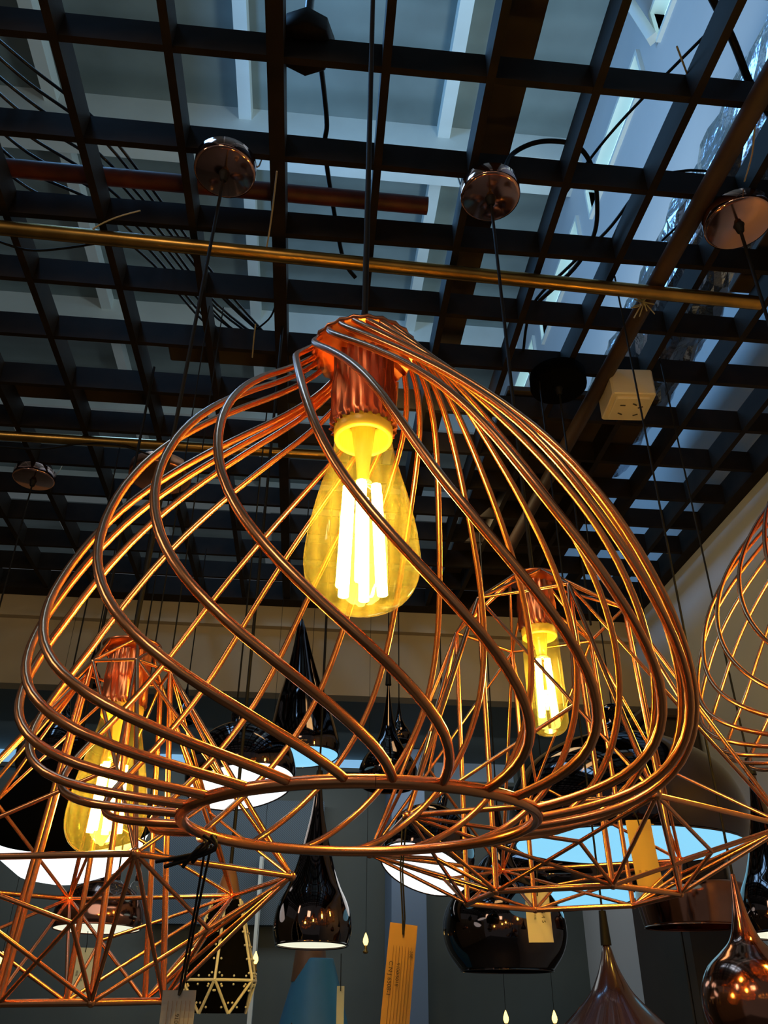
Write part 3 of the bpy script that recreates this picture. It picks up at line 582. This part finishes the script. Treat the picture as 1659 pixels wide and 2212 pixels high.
# candle bulbs; the golden ones are added for reflections and bokeh
def candle(px, py, Y, lab, k=1.0, grp=None):
    c = aty(px, py, Y); t = thing('candle_bulb', lab, 'candle bulb', c, grp)
    s = scale_at(c)*k
    MB().lathe([(0.0002, 16*s), (2.5*s, 11*s), (5.5*s, 3*s), (6*s, -2*s), (4.2*s, -7*s), (2.6*s, -9*s)], c, 16).build('glass', M['flame'], t)
    MB().lathe([(3.4*s, -9*s), (3.6*s, -18*s), (6*s, -20*s), (5*s, -24*s), (0.001, -25*s)], c, 16).build('brass_cup', M['gold'], t)
    MB().tube([c+Vector((0, 0, 15*s)), Vector((c.x, c.y, 0.902 if Y < 2 else 0.66))], 0.0005, 5).build('cord', M['cord'], t)
candle(552, 2072, 1.9, 'glowing candle bulb right of the black studded pendant')
candle(790, 2032, 1.9, 'glowing candle bulb left of the orange tag')
candle(3, 2072, 1.9, 'glowing candle bulb at the left edge')
candle(1093, 2200, 1.7, 'candle bulb at the bottom edge under the dark globe pendant')
candle(1198, 2200, 1.7, 'candle bulb at the bottom edge left of the maroon pendant')
candle(665, 1592, 1.55, 'tiny glowing candle bulb beside the trumpet pendant', 0.6)
ch = thing('chandelier', 'brass ring chandelier with candle bulbs, mirrored as amber glints in the dark glass pendants', 'chandelier', (0.1, -1.0, 0.45))  # added behind the eye for its glints in the glass
MB().tube([Vector((0.1+0.36*math.cos(2*PI*i/36), -1.0+0.36*math.sin(2*PI*i/36), 0.36)) for i in range(37)], 0.006, 8, False).build('ring', M['gold'], ch)
for i in range(12):
    an = 2*PI*i/12; q = Vector((0.1+0.36*math.cos(an), -1.0+0.36*math.sin(an), 0.36))
    MB().lathe([(0.0005, 0.075), (0.008, 0.055), (0.016, 0.025), (0.016, 0.012), (0.010, 0.0)], q, 12).build('candle_bulb', M['flame'], ch)
    MB().tube([q, Vector((0.1, -1.0, 0.80))], 0.002, 6).build('chain', M['gold'], ch)
MB().tube([Vector((0.1, -1.0, 0.80)), Vector((0.1, -1.0, 2.7))], 0.003, 6).build('chain', M['gold'], ch)

# ------------------------------------------------------------------ price tags
def text_mesh(body, size, m, parent, mw, name='writing', thick=0.0):
    cu = bpy.data.curves.new('t', 'FONT'); cu.body = body; cu.size = size; cu.extrude = 0.0; cu.offset = thick; cu.align_x = 'LEFT'
    to = bpy.data.objects.new('t', cu); C.objects.link(to); bpy.context.view_layer.update()
    me = bpy.data.meshes.new_from_object(to.evaluated_get(bpy.context.evaluated_depsgraph_get()))
    bpy.data.objects.remove(to); me.transform(mw); me.transform(Matrix.Translation(-Vector(parent['_L']))); me.materials.clear(); me.materials.append(m)
    o = bpy.data.objects.new(name, me); C.objects.link(o); o.parent = parent; o['_L'] = parent['_L']; return o
def price_tag(label, tl, tr, bl_, Y, m, string_px, lines=5, writing=(), string_r=0.0006, twin=True, print_line=None):
    a, b, d = aty(*tl, Y), aty(*tr, Y), aty(*bl_, Y)
    ex = (b-a); W_ = ex.length; ex.normalize(); ey = (d-a); H_ = ey.length; ey = ey-ex*ey.dot(ex); ey.normalize(); nz = ex.cross(-ey).normalized()
    mw = Matrix(((ex.x, -ey.x, nz.x, a.x), (ex.y, -ey.y, nz.y, a.y), (ex.z, -ey.z, nz.z, a.z), (0, 0, 0, 1)))
    root = thing('price_tag', label, 'price tag', a)
    card = MB(); N_ = 8
    vs = []; 
    for i in range(N_+1):
        bw = 0.0012*math.sin(PI*i/N_)
        for x in (0, W_):
            for t_ in (0.00025, -0.00025): vs.append(mw @ Vector((x, -H_*i/N_, t_-bw)))
    fs = [[0, 2, 3, 1], [4*N_, 4*N_+1, 4*N_+3, 4*N_+2]]
    for i in range(N_):
        q = 4*i; fs += [[q, q+4, q+6, q+2], [q+1, q+3, q+7, q+5], [q, q+1, q+5, q+4], [q+2, q+6, q+7, q+3]]
    card.add(vs, fs, False).build('card', m, root)
    if lines:
        ln = MB()
        for i in range(lines):
            x = W_*(0.2+0.65*i/(lines-1)); ln.box((x-W_*0.006, -H_*0.92, 0.0003), (x+W_*0.006, -H_*0.19, 0.0004), mw)
        ln.build('ruled_lines', M['tagline'], root)
    for (body, fx, fy, sz, th) in writing:
        text_mesh(body, W_*sz, M['ink'], root, mw @ Matrix.Translation((W_*fx, -H_*fy, 0.0005)) @ Matrix.Rotation(-PI/2, 4, 'Z'), thick=th)
    hx = mw @ Vector((W_*0.5, -H_*0.09, 0.001)); sp = [aty(x, y, Y if i == 0 else yy) for i, (x, y, yy) in enumerate([(q[0], q[1], q[2]) for q in string_px])]
    pts = [hx]+sp
    for dx in ((-0.0006, 0.0007) if twin else (0,)):
        MB().tube([pts[0]]+[p+Vector((dx*(1 if i < len(pts)-1 else 2), 0, 0)) for i, p in enumerate(pts[1:], 1)], string_r, 6).build('string', M['cord'], root)
    return root
price_tag('orange card price tag on a long black string below the main lamp', (843, 1992), (902, 2000), (843, 2262), 0.56, M['tag_orange'], [(872, 1985, 0.56), (867, 1880, 0.56), (874, 1766, 0.56)], 7,
          [('C N J 6508-1', 0.10, 0.32, 0.20, 0.0), ('9100/5018', 0.37, 0.33, 0.17, 0.0), ('28E', 0.80, 0.22, 0.15, 0.0), ('(\u54c1\u540d', 0.10, 0.86, 0.12, 0.0), ('(\u578b\u53f7', 0.26, 0.86, 0.12, 0.0), ('(\u89c4\u683c', 0.41, 0.86, 0.12, 0.0), ('(\u989c\u8272', 0.56, 0.86, 0.12, 0.0), ('(\u4ef7:', 0.84, 0.86, 0.12, 0.0)])
price_tag('white ruled price tag hung on black strings from the ring of the main lamp', (352, 2139), (424, 2139), (339, 2262), 0.43, M['tag_white'], [(392, 2132, 0.43), (425, 1960, 0.42), (450, 1825, 0.41)], 6, [('1-5', 0.15, 0.62, 0.2, 0.0), ('9100/101', 0.45, 0.42, 0.17, 0.0)], 0.0006)
price_tag('cream card price tag seen through the left faceted lamp', (163, 2046), (210, 2048), (144, 2157), 1.33, M['tag_cream'], [(188, 2040, 1.33), (190, 2012, 1.345)], 0, [('\u89c4\u683c', 0.25, 0.45, 0.12, 0.0), ('\u578b\u53f7', 0.5, 0.55, 0.12, 0.0)], 0.0006, False)
price_tag('yellow card price tag in front of the widest pale blue opening', (1351, 1772), (1404, 1770), (1373, 1928), 0.73, M['tag_yellow'], [(1376, 1765, 0.73), (1332, 1700, 0.725)], 0, [('\u89c4\u683c', 0.15, 0.70, 0.10, 0.0), ('\u578b\u53f7', 0.40, 0.70, 0.10, 0.0), ('\u4ef7', 0.65, 0.70, 0.10, 0.0)], 0.0006, False)
price_tag('white card price tag on the dark globe pendant below the pale blue opening', (1133, 1926), (1185, 1926), (1140, 2036), 0.80, M['tag_white'], [(1160, 1920, 0.80), (1160, 1876, 0.80)], 0, [('5 4 5', 0.60, 0.38, 0.22, 0.0), ('\u89c4\u683c', 0.3, 0.45, 0.1, 0.0)], 0.0006, False)
price_tag('narrow cream card hanging beside the blue cone pendant', (728, 2130), (744, 2130), (730, 2250), 1.3, M['tag_cream'], [(736, 2125, 1.3), (737, 2060, 1.3)], 0, [], 0.0006, False)
# black knot of the tag string on the cage ring
kc = aty(450, 1822, 0.395); kb = MB()
for i in range(5):
    an = i*1.3; kb.tube(catmull([kc+Vector((0.003*math.cos(an), 0.004*math.sin(an), 0.003)), kc+Vector((0.004*math.cos(an+2), -0.004, -0.003)), kc+Vector((-0.006-0.004*i, 0.0, -0.008-0.002*(i % 2)))], 4), 0.0009, 6)
q = kb.build('string_knot', M['cord'], None, kc); tag(q, 'frayed black string knot tied on the ring of the main lamp', 'string')

for o in bpy.data.objects:
    if '_L' in o: del o['_L']
